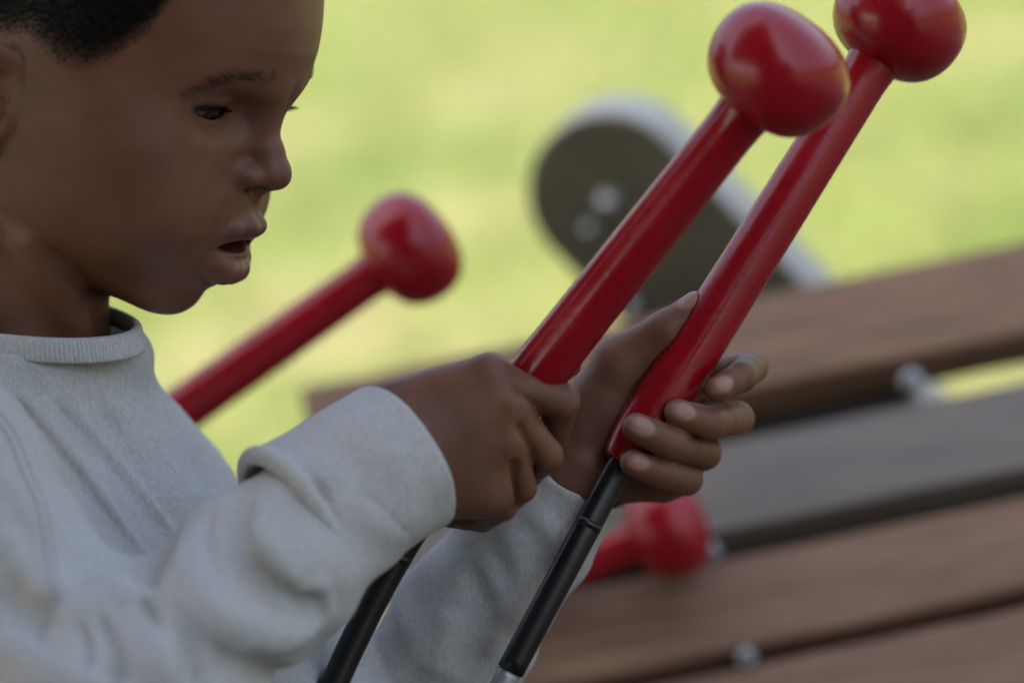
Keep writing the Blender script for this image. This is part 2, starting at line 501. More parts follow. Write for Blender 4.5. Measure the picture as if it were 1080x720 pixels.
def head_sdf(P):
    L = loc(P); A = sym(L)
    d = head_base(L)
    # temple, cheekbone, cheek, chin, muzzle
    d = smin(d, ell(A, (-6.9, .2, 4.2), (3.4, 3.8, 2.4)), 1.6)
    d = smin(d, ell(A, (-4.6, -2.9, 3.7), (3.3, 3.0, 2.9)), 1.6)
    d = smin(d, ell(A, (-3.4, -5.2, 3.2), (2.7, 2.3, 2.4)), 1.6)
    d = smin(d, ell(A, (-6.2, -5.6, 3.6), (3.0, 2.4, 2.3)), 1.6)
    d = smin(d, ell(A, (-7.6, -2.2, 4.0), (4.2, 4.2, 2.75)), 1.6)
    d = smin(d, chain(A, [np.array([-.42, 1.2, .7]), np.array([-.85, 1.65, 2.3]), np.array([-2.4, 1.6, 4.0]), np.array([-3.6, .9, 4.9])], [.5, .55, .5, .5]), .9)
    d = smin(d, ell(L, (-2.6, -9.15, 0), (1.35, 1.05, 1.6)), 1.0)
    d = smin(d, ell(L, (-1.3, -5.9, 0), (1.8, 2.1, 2.3)), .9)
    # eye sockets
    d = smax(d, -ell(A, (-.5, -.25, 3.0), (1.2, 1.0, 1.8)), 1.1)
    # lids round the eyeball
    lid = np.linalg.norm(A - EYE_C, axis=1) - (EYE_R + .15)
    lid = np.maximum(lid, -(A[:, 0] - EYE_C[0] + .4))
    d = smin(d, lid, .55)
    d = smin(d, chain(A, [EYE_C + np.array([.85, .36, -1.05]), EYE_C + np.array([1.30, .50, 0]), EYE_C + np.array([.85, .40, .95]), EYE_C + np.array([.2, .05, 1.4])], [.12, .16, .15, .1]), .22)
    d = smax(d, -chain(A, [EYE_C + np.array([.95, .72, -.9]), EYE_C + np.array([1.3, .86, 0]), EYE_C + np.array([.8, .76, 1.05]), EYE_C + np.array([.1, .4, 1.6])], [.05, .07, .07, .04]), .28)
    # nose
    d = smin(d, chain(L, [np.array([-.72, .5, 0]), np.array([-.32, -.75, 0]), np.array([.24, -1.58, 0]), np.array([.66, -2.2, 0])], [.62, .60, .66, .74], .3), .7)
    d = smin(d, ell(L, (.78, -2.5, 0), (.80, .66, .85)), .4)
    d = smin(d, ell(A, (-.25, -2.78, 1.0), (.95, .52, .52)), .5)
    d = smin(d, chain(L, [np.array([.62, -2.95, 0]), np.array([.2, -3.6, 0])], [.3, .34]), .3)
    d = smax(d, -chain(A, [np.array([.68, -3.3, .52]), np.array([-.1, -3.2, .78])], [.2, .26]), .15)
    # lips
    d = smin(d, chain(A, [np.array([.58, -5.10, 0]), np.array([.54, -5.0, .42]), np.array([.30, -5.15, 1.2]), np.array([-.70, -6.02, 2.25])], [.46, .45, .38, .13], .2), .26)
    d = smin(d, chain(A, [np.array([.15, -7.25, 0]), np.array([.08, -7.22, .7]), np.array([-.15, -6.85, 1.35]), np.array([-.75, -6.25, 2.25])], [.66, .62, .5, .14], .2), .24)
    d = smax(d, -chain(L, [np.array([1.05, -4.35, 0]), np.array([.80, -3.8, 0])], [.14, .1]), .35)
    # parted mouth
    d = smax(d, -chain(A, [np.array([1.0, -6.0, 0]), np.array([.5, -6.03, .9]), np.array([-.35, -6.12, 1.9])], [.38, .33, .08]), .14)
    d = smax(d, -ell(L, (-.3, -6.0, 0), (1.2, .42, 1.4)), .12)
    # opening of the eyes
    d = smax(d, -ell(A, EYE_C + np.array([.75, -.18, .12]), (1.05, .30, 1.22)), .10)
    d = smax(d, -(np.linalg.norm(A - EYE_C, axis=1) - EYE_R), .03)
    # ears
    d = smin(d, ear_sdf(A), .25)
    return d

NECK = [hp(-9.4, -4.5), Q(-2, 300, 4.5), Q(-2, 392, 5.0), Q(10, 480, 5.0)]
def neck_sdf(P):
    d = chain(P, NECK, [4.3, 4.0, 4.2, 5.2], 1.0)
    d = smin(d, cap(P, Q(40, 250, .2), Q(92, 375, 3.0), .7, .6), 1.3)
    d = smin(d, cap(P, Q(92, 300, 4.5), Q(98, 380, 4.8), .9, .9), 1.0)
    return d

# ------------------------------------------------------------------ hands
ZR = -3.4       # depth of the near fist
def finger(P, pts, rad):
    """four joints -> slim between the joints, creased across them"""
    p2 = []; r2 = []
    for i in range(len(pts) - 1):
        p2 += [pts[i], .5 * (pts[i] + pts[i + 1])]
        r2 += [rad[i], (.5 * (rad[i] + rad[i + 1])) * (.95 if i else .97)]
    p2.append(pts[-1]); r2.append(rad[-1])
    d = chain(P, p2, r2, .14)
    for j in (1, 2):
        a = pts[j + 1] - pts[j]; b = pts[j] - pts[j - 1]
        t = a / np.linalg.norm(a) + b / np.linalg.norm(b); t /= np.linalg.norm(t)
        q = P - pts[j]; x = q @ t
        m = np.linalg.norm(q, axis=1) < rad[j] * 1.9
        for o in (-.17, .02, .2):
            d = d + m * .022 * np.exp(-((x - o) / .07) ** 2)
    return d

def hand_near(P):
    z = ZR
    w1, w2 = Q(372, 470, z + .2), Q(425, 470, z)
    d = None
    meta = [((402, 434, 0.1), 29, (515, 399, -.15), 25), ((415, 462, -.2), 31, (536, 431, -.45), 23),
            ((430, 490, -.1), 32, (534, 470, -.35), 23), ((448, 513, .15), 32, (513, 517, .1), 30)]
    for a, ra, b, rb in meta:
        e = cap(P, Q(a[0], a[1], z + a[2]), Q(b[0], b[1], z + b[2]), pr(ra, z), pr(rb, z))
        d = e if d is None else smin(d, e, 1.3)
    d = smin(d, cap(P, Q(330, 500, z - .3), Q(425, 472, z), pr(46, z), pr(48, z)), 1.2)
    d = smin(d, ell(P, Q(472, 468, z + .35), (2.3, 2.7, 1.5)), 1.0)
    # knuckles
    for (x, y, dz, r) in ((517, 394, -.35, 20), (541, 428, -.72, 16), (540, 466, -.55, 12)):
        d = smin(d, np.linalg.norm(P - Q(x, y, z + dz), axis=1) - pr(r, z), .35)
    # fingers: MCP, PIP, DIP, tip
    fing = [(((517, 403, 0), 24), ((592, 422, .75), 19.5), ((584, 462, 3.0), 17), ((545, 470, 4.2), 15)),
            (((541, 434, -.2), 20), ((577, 480, .9), 17.5), ((558, 498, 3.2), 16), ((520, 500, 4.3), 14)),
            (((538, 472, -.1), 19), ((551, 514, 1.0), 15.5), ((532, 530, 3.2), 15), ((497, 527, 4.2), 13)),
            (((520, 510, .3), 19), ((531, 534, 1.5), 15), ((508, 548, 3.2), 13.5), ((475, 545, 4.0), 12))]
    fd = None
    for fg in fing:
        pts = [Q(p[0], p[1], z + p[2]) for p, r in fg]; rad = [pr(r, z) for p, r in fg]
        e = finger(P, pts, rad)
        fd = e if fd is None else smin(fd, e, .10)
    d = smin(d, fd, .38)
    # valleys between the fingers
    for a, b in (((545, 412, -1.0), (585, 452, .4)), ((548, 452, -1.05), (566, 492, .2)), ((541, 488, -.8), (540, 523, .4))):
        d = smax(d, -cap(P, Q(a[0], a[1], z + a[2]), Q(b[0], b[1], z + b[2]), .10, .10), .42)
    # thumb along the far side
    d = smin(d, chain(P, [Q(425, 455, z + 1.8), Q(500, 430, z + 3.2), Q(560, 405, z + 4.3), Q(600, 385, z + 4.4)], [1.0, .85, .72, .55], .2), .5)
    return d

FAR_F = [(((728, 400, 6.0), 19), ((793, 387, 4.2), 17), ((782, 397, 1.9), 16.5), ((757, 410, .75), 14.2)),
         (((730, 440, 6.0), 20), ((777, 441, 3.9), 18.5), ((747, 446, 1.2), 18), ((715, 435, .30), 15)),
         (((722, 474, 5.8), 20), ((742, 477, 3.4), 19), ((707, 467, .5), 18.2), ((672, 451, -.2), 16)),
         (((708, 503, 5.3), 19), ((724, 505, 3.3), 17.5), ((697, 498, .9), 16.5), ((668, 488, .3), 14.5))]
NAIL_N = [None] * 4
def hand_far(P):
    d = cap(P, Q(545, 585, 4.6), Q(612, 490, 4.2), 2.1, 1.95)
    base = [(612, 460, 4.2), (620, 478, 4.6), (632, 495, 4.8), (645, 505, 4.7)]
    for b, fg in zip(base, FAR_F):
        (x, y, z), r = fg[0]
        d = smin(d, cap(P, Q(*b), Q(x, y, z), 1.2, pr(r, z) * 1.08), .7)
    d = smin(d, ell(P, Q(640, 436, 3.8), (1.75, 1.9, 1.45)), .9)              # ball of the thumb
    d = smin(d, chain(P, [Q(622, 445, 3.9), Q(655, 384, 3.0), Q(703, 351, 2.3), Q(735, 324, 2.2)], [1.4, pr(30, 3), pr(23, 2), pr(17.5, 2)], .35), .8)
    d = smin(d, cap(P, Q(655, 500, 4.0), Q(700, 508, 4.2), 1.05, .95), .6)     # heel of the little finger side
    d = smin(d, cap(P, Q(630, 420, 4.6), Q(720, 410, 5.8), 1.0, .9), .9)       # web
    fd = None
    for fg in FAR_F:
        pts = [Q(*p) for p, r in fg]; rad = [pr(r, p[2]) for p, r in fg]
        e = finger(P, pts, rad)
        fd = e if fd is None else smin(fd, e, .08)
    d = smin(d, fd, .3)
    return d

# arms and trunk inside the clothes
R_SH, R_EL, R_WR = Q(-75, 500, -7), Q(95, 795, -12), Q(415, 485, -3.6)
L_SH, L_EL, L_WR = Q(-5, 500, 17), Q(395, 870, 10), Q(596, 512, 4.6)
def core(P):
    d = cap(P, R_SH, R_EL, 3.2, 2.7)
    d = smin(d, cap(P, R_EL, R_WR, 2.7, 2.1), .8)
    d = smin(d, cap(P, L_SH, L_EL, 3.2, 2.7), .8)
    d = smin(d, cap(P, L_EL, L_WR, 2.7, 2.05), .8)
    d = smin(d, cap(P, R_SH, L_SH, 3.0, 3.0), 2)
    d = smin(d, cap(P, Q(10, 480, 5), Q(185, 860, 5), 5.5, 6.0), 2)
    return d

HEAD_LO, HEAD_HI = (-40, -.8, -9.5), (-8.2, 32, 14)
def body_sdf(P):
    d = smin(gated(head_sdf, P, HEAD_LO, HEAD_HI), neck_sdf(P), .55)
    d = smin(d, core(P), 1.0)
    h = np.minimum(gated(hand_near, P, (-7, -9, -8), (4.5, 1, 4)), gated(hand_far, P, (1, -8.5, -1.5), (12.5, 3.5, 9)))
    d = smin(d, h, .6)
    return np.maximum(d, -(grips(P) + .015))

# ------------------------------------------------------------------ shirt
# neckline ring: C + cos A1 + sin A2
NC = Q(10, 335, 3.6)
NA1 = Q(141, 344, 3.2) - NC
NA2 = Q(34, 364, -2.2) - NC
NN = np.cross(NA1, NA2); NN /= np.linalg.norm(NN)
if NN[1] < 0: NN = -NN
def ring(th, sc=1.0, down=0.0):
    return NC + sc * (math.cos(th) * NA1 + math.sin(th) * NA2) - NN * down
nl1, nl2 = np.linalg.norm(NA1), np.linalg.norm(NA2)
NB = np.stack([NA1 / nl1, np.cross(NN, NA1 / nl1), NN])

T_YAW = R_(24)
TORSO = [(352, -12, 5.2, 6.0), (385, -16, 6.5, 6.3), (430, -15, 8.2, 9.8), (480, -4, 8.9, 12.3), (540, 25, 9.3, 12.6), (620, 110, 9.6, 12.8), (720, 185, 9.6, 12.8), (860, 215, 9.5, 12.8), (1100, 200, 9.5, 13)]
TY = np.array([(360 - t[0]) * 130 / 3000 for t in TORSO])[::-1]
TX = np.array([(t[1] - 540) * 130 / 3000 for t in TORSO])[::-1]
TA = np.array([t[2] for t in TORSO])[::-1]; TB = np.array([t[3] for t in TORSO])[::-1]
def torso(P):
    y = P[:, 1]
    cx = np.interp(y, TY, TX); a = np.interp(y, TY, TA); b = np.interp(y, TY, TB)
    dx = P[:, 0] - cx; dz = P[:, 2] - 5.0
    f = math.cos(T_YAW) * dx - math.sin(T_YAW) * dz
    s = -math.cos(T_YAW) * dz - math.sin(T_YAW) * dx
    n = 2.2
    q = np.abs(f) / a; w = np.abs(s) / b
    k = (q ** n + w ** n) ** (1 / n) + 1e-6
    g = np.sqrt(((q / k) ** (n - 1) / a) ** 2 + ((w / k) ** (n - 1) / b) ** 2)
    d = (k - 1) / np.maximum(g, .07)
    d = smax(d, y - 1.2, 2.0)
    return d

SH_R = [Q(-70, 505, -6.5), Q(40, 700, -11), Q(90, 785, -12), Q(280, 604, -7.6), Q(425, 482, -3.5)]
def sleeve_near(P):
    d = cap(P, SH_R[0], SH_R[2], 4.7, 4.5)
    d = smin(d, cap(P, SH_R[2], SH_R[3], 4.4, 3.6), 2.0)
    d = smin(d, cap(P, SH_R[3], SH_R[4], 3.5, 2.9), .8)
    return d
CUFF_N0, CUFF_N1 = Q(306, 555, -6.4), Q(428, 480, -3.6)
cn_ax = (CUFF_N1 - CUFF_N0) / np.linalg.norm(CUFF_N1 - CUFF_N0)
def cuff_near(P):
    return cap(P, CUFF_N0, CUFF_N1 + cn_ax * 2, 3.5, 3.45)
SH_L = [L_SH, Q(395, 860, 9.5), Q(485, 668, 6.5), Q(604, 498, 4.4)]
cl_ax = (SH_L[3] - SH_L[2]) / np.linalg.norm(SH_L[3] - SH_L[2])
def sleeve_far(P):
    d = cap(P, SH_L[0], SH_L[1], 4.5, 4.0)
    d = smin(d, cap(P, SH_L[1], SH_L[2], 3.9, 3.35), 1.5)
    d = smin(d, cap(P, SH_L[2], SH_L[3] + cl_ax * 2, 3.35, 2.75), 1.0)
    return d

def shirt_base(P):
    d = torso(P)
    d = smin(d, cap(P, Q(-75, 505, -5.5), Q(-10, 485, 15.5), 3.5, 3.5), 2.0)
    q = (P - (NC - NN * 1.5)) @ NB.T
    d = smin(d, ell(q, (0, 0, 0), (nl1 * 1.12, nl2 * 1.12, 3.0)), 2.0)
    n = sleeve_near(P)
    n = smax(n, (P - CUFF_N1) @ cn_ax + 1.5, .2)
    d = smin(d, n, 1.3)
    l = sleeve_far(P)
    l = smax(l, (P - SH_L[3]) @ cl_ax, .15)
    d = smin(d, l, 1.0)
    return d

FOLDS = []      # (points, height, width): soft ridges (+) and valleys (-) along lines on the cloth
def fold(f, pix, amp, w, store=None):
    pts = []
    for (x, y) in pix:
        p = ray_hit(f, x, y)
        if p is not None: pts.append(p)
    if len(pts) > 1:
        c = mallet_axes(pts)[::3] if len(pts) > 2 else np.array(pts)
        (FOLDS if store is None else store).append((c, amp, w))

def wrink(P):
    x, y, z = P[:, 0], P[:, 1], P[:, 2]
    return (.10 * np.sin(.9 * x + 1.3 * y + .7 * z + 1.1 * np.sin(.5 * y - .4 * z)) + .07 * np.sin(-1.5 * x + .8 * y + 1.2 * z + 1.3 * np.sin(.7 * x + .3 * z))
            + .05 * np.sin(2.1 * x + 1.9 * y - 1.3 * z + np.sin(1.1 * x)))

def fsurf(P): return np.minimum(shirt_base(P), smax(cuff_near(P), (P - CUFF_N1) @ cn_ax, .12))
# chest folds fanning from the shoulder
CH = torso
fold(CH, [(14, 412), (50, 448), (98, 508), (165, 598)], .58, .24)
fold(CH, [(52, 408), (100, 458), (145, 512), (200, 580)], .5, .21)
fold(CH, [(8, 418), (38, 450), (88, 512), (150, 598)], -.6, .36)
fold(CH, [(44, 412), (90, 463), (134, 515), (188, 582)], -.46, .28)
fold(CH, [(75, 405), (140, 480), (195, 560)], -.25, .45)
fold(CH, [(110, 400), (175, 480), (225, 550)], .10, .4)
fold(CH, [(150, 400), (200, 480), (232, 540)], -.10, .4)
fold(CH, [(20, 440), (70, 530), (100, 620)], .14, .4)
fold(CH, [(10, 420), (30, 470), (60, 560)], -.14, .35)
# sleeve bunching
fold(fsurf, [(60, 672), (100, 630), (150, 628), (176, 680), (165, 740)], .9, .9)
fold(fsurf, [(180, 570), (150, 620), (190, 690), (215, 740)], -.95, .7)
fold(fsurf, [(208, 540), (195, 595), (228, 650), (300, 672), (345, 650)], .65, .7)
fold(fsurf, [(258, 520), (250, 585), (300, 632), (350, 636)], -1.0, .65)
fold(fsurf, [(275, 560), (305, 610), (350, 625)], .35, .5)
fold(fsurf, [(215, 690), (270, 712), (340, 692)], -.8, .7)
fold(fsurf, [(-10, 668), (50, 705), (120, 730)], .75, .9)
fold(fsurf, [(-5, 612), (30, 645), (60, 655)], -.7, .7)
fold(fsurf, [(-10, 560), (30, 595), (58, 640)], .45, .9)
fold(fsurf, [(-10, 500), (20, 560), (45, 630)], -.2, .6)
fold(fsurf, [(95, 640), (120, 690), (110, 740)], -.35, .32)
fold(fsurf, [(165, 585), (200, 640), (255, 690)], .34, .28)
fold(fsurf, [(232, 560), (262, 610), (330, 655)], .34, .28)
fold(fsurf, [(300, 640), (335, 620), (352, 650)], .25, .3)
fold(fsurf, [(20, 660), (70, 700), (140, 715)], -.22, .35)
fold(fsurf, [(268, 500), (262, 545), (285, 590)], .22, .22)
fold(fsurf, [(225, 535), (218, 575), (235, 620)], -.22, .24)
fold(fsurf, [(330, 610), (290, 655), (240, 690)], .24, .24)
fold(fsurf, [(345, 628), (310, 680), (270, 715)], -.26, .26)
fold(fsurf, [(130, 610), (165, 640), (185, 700)], .26, .26)
fold(fsurf, [(80, 650), (90, 690), (70, 730)], -.28, .28)
# far sleeve
fold(fsurf, [(452, 578), (478, 640), (458, 715)], .40, .5)
fold(fsurf, [(538, 550), (550, 620), (505, 700)], .40, .55)
fold(fsurf, [(492, 585), (510, 650), (482, 720)], -.40, .6)
fold(fsurf, [(405, 660), (432, 725)], .35, .5)
fold(fsurf, [(435, 600), (432, 680)], -.35, .5)
fold(fsurf, [(560, 540), (590, 570), (585, 610)], .22, .4)

def bump_folds(P, d, store, reach=2.2):
    for pts, amp, w in store:
        rr = w * reach
        m = np.all((P > pts.min(0) - rr) & (P < pts.max(0) + rr), axis=1)
        m &= np.abs(d) < 3
        if not m.any(): continue
        Pm = P[m]; best = np.full(len(Pm), 1e9); tt = np.zeros(len(Pm)); n = len(pts) - 1
        for i in range(n):
            a_ = pts[i]; ab = pts[i + 1] - a_
            t = np.clip((Pm - a_) @ ab / max(ab @ ab, 1e-9), 0, 1)
            e = np.sum((Pm - a_ - t[:, None] * ab) ** 2, 1)
            k = e < best; best[k] = e[k]; tt[k] = (i + t[k]) / n
        prof = np.clip(np.minimum(tt, 1 - tt) * 5, 0, 1); prof = .15 + .85 * prof * prof * (3 - 2 * prof)
        d[m] -= amp * prof * np.exp(-best / (w * w))
    return d

def shirt_sdf(P):
    d = shirt_base(P)
    d = bump_folds(P, d, FOLDS)
    d = d + wrink(P) * .8
    # neck opening
    q = (P - NC) @ NB.T
    rr = np.sqrt((q[:, 0] / (nl1 - .15)) ** 2 + (q[:, 1] / (nl2 - .15)) ** 2)
    hole = (rr - 1) * min(nl1, nl2)
    d = smax(d, q[:, 2] + .35, .25)
    d = smax(d, -np.maximum(hole, -(q[:, 2] + 4.0)), .15)
    # far cuff opening
    e = cap(P, SH_L[3] - cl_ax * 4.0, SH_L[3] + cl_ax * 3, 2.5, 2.5)
    d = smax(d, -e, .12)
    # keep clear of the mallets
    return smax(d, -(grips(P) - .1), .4)

CF = []
def cuff_sdf(P):
    o = cuff_near(P) + wrink(P) * .35
    o = bump_folds(P, o, CF)
    t = (P - CUFF_N1) @ cn_ax
    t0 = (P - CUFF_N0) @ cn_ax
    # rolled rims at both ends
    perp = (P - CUFF_N0) - t0[:, None] * cn_ax
    rho = np.linalg.norm(perp, axis=1)
    o = smin(o, np.sqrt((rho - 3.42) ** 2 + (t0 - .15) ** 2) - .30, .3)
    d = smax(o, t, .18)
    d = smax(d, -(t0 + .25), .3)
    d = smax(d, -cap(P, CUFF_N0 - cn_ax * 3, CUFF_N1 + cn_ax * 4, 2.95, 3.08), .12)
    return smax(d, -(grips(P) - .1), .3)
fold(cuff_near, [(300, 500), (340, 560), (368, 612)], .28, .45, CF)
fold(cuff_near, [(322, 500), (352, 560), (378, 606)], -.5, .42, CF)
fold(cuff_near, [(280, 470), (318, 540), (352, 620)], -.3, .3, CF)
fold(cuff_near, [(340, 520), (362, 560), (392, 600)], .22, .35, CF)
fold(cuff_near, [(400, 460), (425, 515), (432, 560)], .12, .7, CF)
fold(cuff_near, [(350, 455), (385, 520), (402, 580)], -.12, .6, CF)

# ================================================================== build the child
person = empty('person', world(Q(80, 1000, 5)), 'child in heather grey long sleeved top gripping a red mallet in each fist', 'person')
V, F = surface_nets(body_sdf, (-33, -22, -16), (12.5, 28, 23), .105 * QUAL)

# pigment
SKIN = np.array([.165, .072, .042])
L = loc(V); A = sym(L)
col = np.tile(SKIN, (len(V), 1)); gloss = np.ones(len(V))
def lay(mask, c):
    global col
    m = np.clip(mask, 0, 1)[:, None]
    col = col * (1 - m) + np.asarray(c) * m
hd = (L[:, 0] > -18) & (V[:, 1] > .5) & (V[:, 0] < -8)
def soft(d, w): return np.clip(.5 - d / w, 0, 1)
# lips
lipd = np.minimum(chain(A, [np.array([.68, -5.18, 0]), np.array([.64, -5.08, .42]), np.array([.38, -5.2, 1.2]), np.array([-.65, -6.0, 2.2])], [.42, .41, .34, .12]),
                  chain(A, [np.array([.21, -7.13, 0]), np.array([.14, -7.1, .7]), np.array([-.1, -6.75, 1.35]), np.array([-.7, -6.2, 2.2])], [.60, .56, .44, .12]))
lay(soft(lipd - .03, .16) * hd, (.12, .046, .042))
lay(soft(lipd + .02, .2) * hd * (L[:, 1] < -6.15), (.21, .08, .074))
gloss -= soft(lipd - .03, .16) * hd * .9
mouth = ell(L, (-.45, -6.0, 0), (1.1, .46, 1.6))
lay(soft(mouth, .2) * hd, (.12, .025, .025))
# eyebrows
BR = [sym(loc(ray_hit(head_sdf, x, y)[None]))[0] for x, y in ((196, 103), (225, 89), (258, 80), (290, 82))]
brow = chain(A, BR, [.12, .26, .32, .22])
nz = rng.random(len(V))
lay(soft(brow - .12 * nz, .45) * .32 * hd, (.014, .010, .008))
# lash line and darker eye region
eyl = ell(A, EYE_C + np.array([.75, -.05, .22]), (1.1, .45, 1.42))
lay(soft(eyl, .22) * hd, (.02, .012, .009))
# palms and finger pads a little lighter
pal = soft(ell(V, Q(650, 425, 2.2), (2.2, 2.4, 2.0)), 1.6)
lay(pal * .35, (.26, .14, .095))
# nails
NAILS = []
for (a, b) in ((FAR_F[0][2], FAR_F[0][3]), (FAR_F[1][2], FAR_F[1][3]), (FAR_F[2][2], FAR_F[2][3]), (FAR_F[3][2], FAR_F[3][3])):
    pa, pb = Q(*a[0]), Q(*b[0])
    ax = (pb - pa) / np.linalg.norm(pb - pa)
    n = np.array([0.1, .25, -1.0]); n -= ax * (n @ ax); n /= np.linalg.norm(n)
    r = pr(b[1], b[0][2])
    w = np.cross(ax, n)
    NAILS.append((pb + ax * r * .05 + n * r, ax, w, n, r))
ta, tb = Q(703, 351, 2.3), Q(735, 324, 2.2)
ax = (tb - ta) / np.linalg.norm(tb - ta); n = np.array([-.8, .3, -.62]); n -= ax * (n @ ax); n /= np.linalg.norm(n)
NAILS.append((tb + n * pr(17.5, 2), ax, np.cross(ax, n), n, pr(17.5, 2)))
for c, ax, w, n, r in NAILS:
    q = V - c
    e = np.sqrt((q @ ax / (r * .85)) ** 2 + (q @ w / (r * .62)) ** 2) - 1
    near = np.abs(q @ n) < r * .9
    lay(soft(e, .4) * near * .75, (.40, .225, .18))
    gloss -= soft(e, .3) * near * .6
# scalp under the hair
HAIRPIX = [(-20, 46), (10, 41), (30, 40), (48, 58), (70, 73), (96, 78), (122, 66), (148, 44), (170, 20), (186, 0), (215, -40)]
def hair_px(x, y):
    p = ray_hit(head_base_P, x, y)
    return loc((Q(x, y, -3.2) if p is None else p)[None])[0][:2]
HL = np.array([hair_px(x, y) for x, y in HAIRPIX])
order = np.argsort(HL[:, 0])
def hair_d(L):
    """positive inside the hair region"""
    hu = np.interp(L[:, 0], HL[order, 0], HL[order, 1])
    hu = np.where(L[:, 0] < HL[order[0], 0], HL[order[0], 1] - (HL[order[0], 0] - L[:, 0]) * 1.4, hu)
    hu = np.maximum(hu, -6.5)
    front = np.where(L[:, 0] > HL[order[-1], 0], (L[:, 0] - HL[order[-1], 0]) * 1.5, 0)
    return L[:, 1] - hu - front
hdm = hair_d(L) + .35 * (rng.random(len(V)) - .5)
hl = np.clip(hdm / 1.3, 0, 1) * (L[:, 1] > -7) * (L[:, 0] > -18.5) * (ear_sdf(A) > .12)
lay(hl, (.008, .006, .005))
mesh_obj('body', world(V), F, M_SKIN, person, True, np.concatenate([col, gloss[:, None]], 1))

# hair: short curled strands rooted on the scalp
hm = np.where((hair_d(L) > -.12) & (L[:, 1] > -7) & (L[:, 0] > -18.5) & (ear_sdf(A) > .25) & (L[:, 2] > -7.5))[0]
vis = hm
vis = vis[rng.random(len(vis)) < np.clip(.12 + hair_d(L[vis]) / 1.3, 0, 1)]
pick = rng.choice(vis, size=min(75000, len(vis)), replace=False)
G = grad(head_base_P, V[pick]); G /= np.linalg.norm(G, axis=1)[:, None]
roots = V[pick] - G * .05
dens = np.clip(hair_d(L[pick]) / .8, .25, 1)
ln = (.30 + .30 * rng.random(len(pick))) * dens
tv = rng.normal(size=(len(pick), 3)); tv -= G * np.sum(tv * G, 1)[:, None]; tv /= np.linalg.norm(tv, axis=1)[:, None]
bv = np.cross(G, tv)
hv = []; hf = []
NSEG = 5
rows = []
for k in range(NSEG):
    t = k / (NSEG - 1)
    ang = t * (2.4 + 1.2 * np.sin(np.arange(len(pick))))
    c = roots + G * (ln * t * .85)[:, None] + (tv * (np.cos(ang) - 1)[:, None] + bv * np.sin(ang)[:, None]) * (.10)
    wdt = .014 * (1 - .6 * t)
    rows.append([c + wdt * tv, c - .5 * wdt * tv + .86 * wdt * bv, c - .5 * wdt * tv - .86 * wdt * bv])
n = len(pick)
HV = np.stack([np.stack(r, 1) for r in rows], 1).reshape(-1, 3)     # (n, NSEG, 3, 3)
base = np.arange(n)[:, None, None] * (NSEG * 3)
ff = []
for k in range(NSEG - 1):
    for j in range(3):
        j2 = (j + 1) % 3
        ff.append([k * 3 + j, k * 3 + j2, (k + 1) * 3 + j2, (k + 1) * 3 + j])
HF = (base + np.array(ff)[None]).reshape(-1, 4)
mesh_obj('hair', world(HV), HF, M_HAIR, person, True)

# eyebrow hairs
bw = np.where((brow < -.02) & hd)[0]
bw = rng.choice(bw, size=min(170, len(bw)), replace=False)
Gb = grad(head_sdf, V[bw]); Gb /= np.linalg.norm(Gb, axis=1)[:, None]
for side in (1, -1):
    m = MB()
    for p, g_, l_ in zip(V[bw], Gb, L[bw]):
        if l_[2] * side < 0: continue
        out_ = side * Hs + .15 * rng.normal(size=3) - .25 * Hf + .25 * Hu
        out_ -= g_ * (out_ @ g_); out_ /= np.linalg.norm(out_)
        ln_ = .35 + .25 * rng.random()
        m.tube([p - g_ * .03, p + out_ * ln_ * .5 + g_ * .06, p + out_ * ln_ + g_ * .05], [.010, .008, .003], 3, caps=False)
    m.build('eyebrow', M_HAIR, person)

# eyes
def eye_mat():
    m, nt, b = new_mat('eye')
    tc = node(nt, 'ShaderNodeTexCoord')
    r = ramp(nt, [(0, (.004, .003, .003)), (.12, (.004, .003, .003)), (.16, (.035, .016, .008)), (.40, (.03, .014, .008)), (.45, (.10, .088, .08)), (1, (.13, .115, .10))])
    gr = node(nt, 'ShaderNodeTexGradient', gradient_type='SPHERICAL')
    mp = node(nt, 'ShaderNodeMapping')
    mp.inputs['Location'].default_value = tuple(-1 / .9 * x for x in (0, 0, 0))
    sx = node(nt, 'ShaderNodeVectorMath', operation='DISTANCE')
    iris = (Hf * .97 + Hu * -.36 + Hs * .05); iris /= np.linalg.norm(iris)
    iw = M3 @ iris * EYE_R * .01
    sx.inputs[1].default_value = tuple(iw)
    nt.links.new(tc.outputs['Object'], sx.inputs[0])
    sc = node(nt, 'ShaderNodeMath', operation='MULTIPLY'); sc.inputs[1].default_value = 1 / (EYE_R * .01 * 1.3)
    nt.links.new(sx.outputs['Value'], sc.inputs[0])
    nt.links.new(sc.outputs[0], r.inputs['Fac']); nt.links.new(r.outputs['Color'], b.inputs['Base Color'])
    b.inputs['Roughness'].default_value = .08
    nt.nodes.remove(gr); nt.nodes.remove(mp)
    return m
M_EYE = eye_mat()
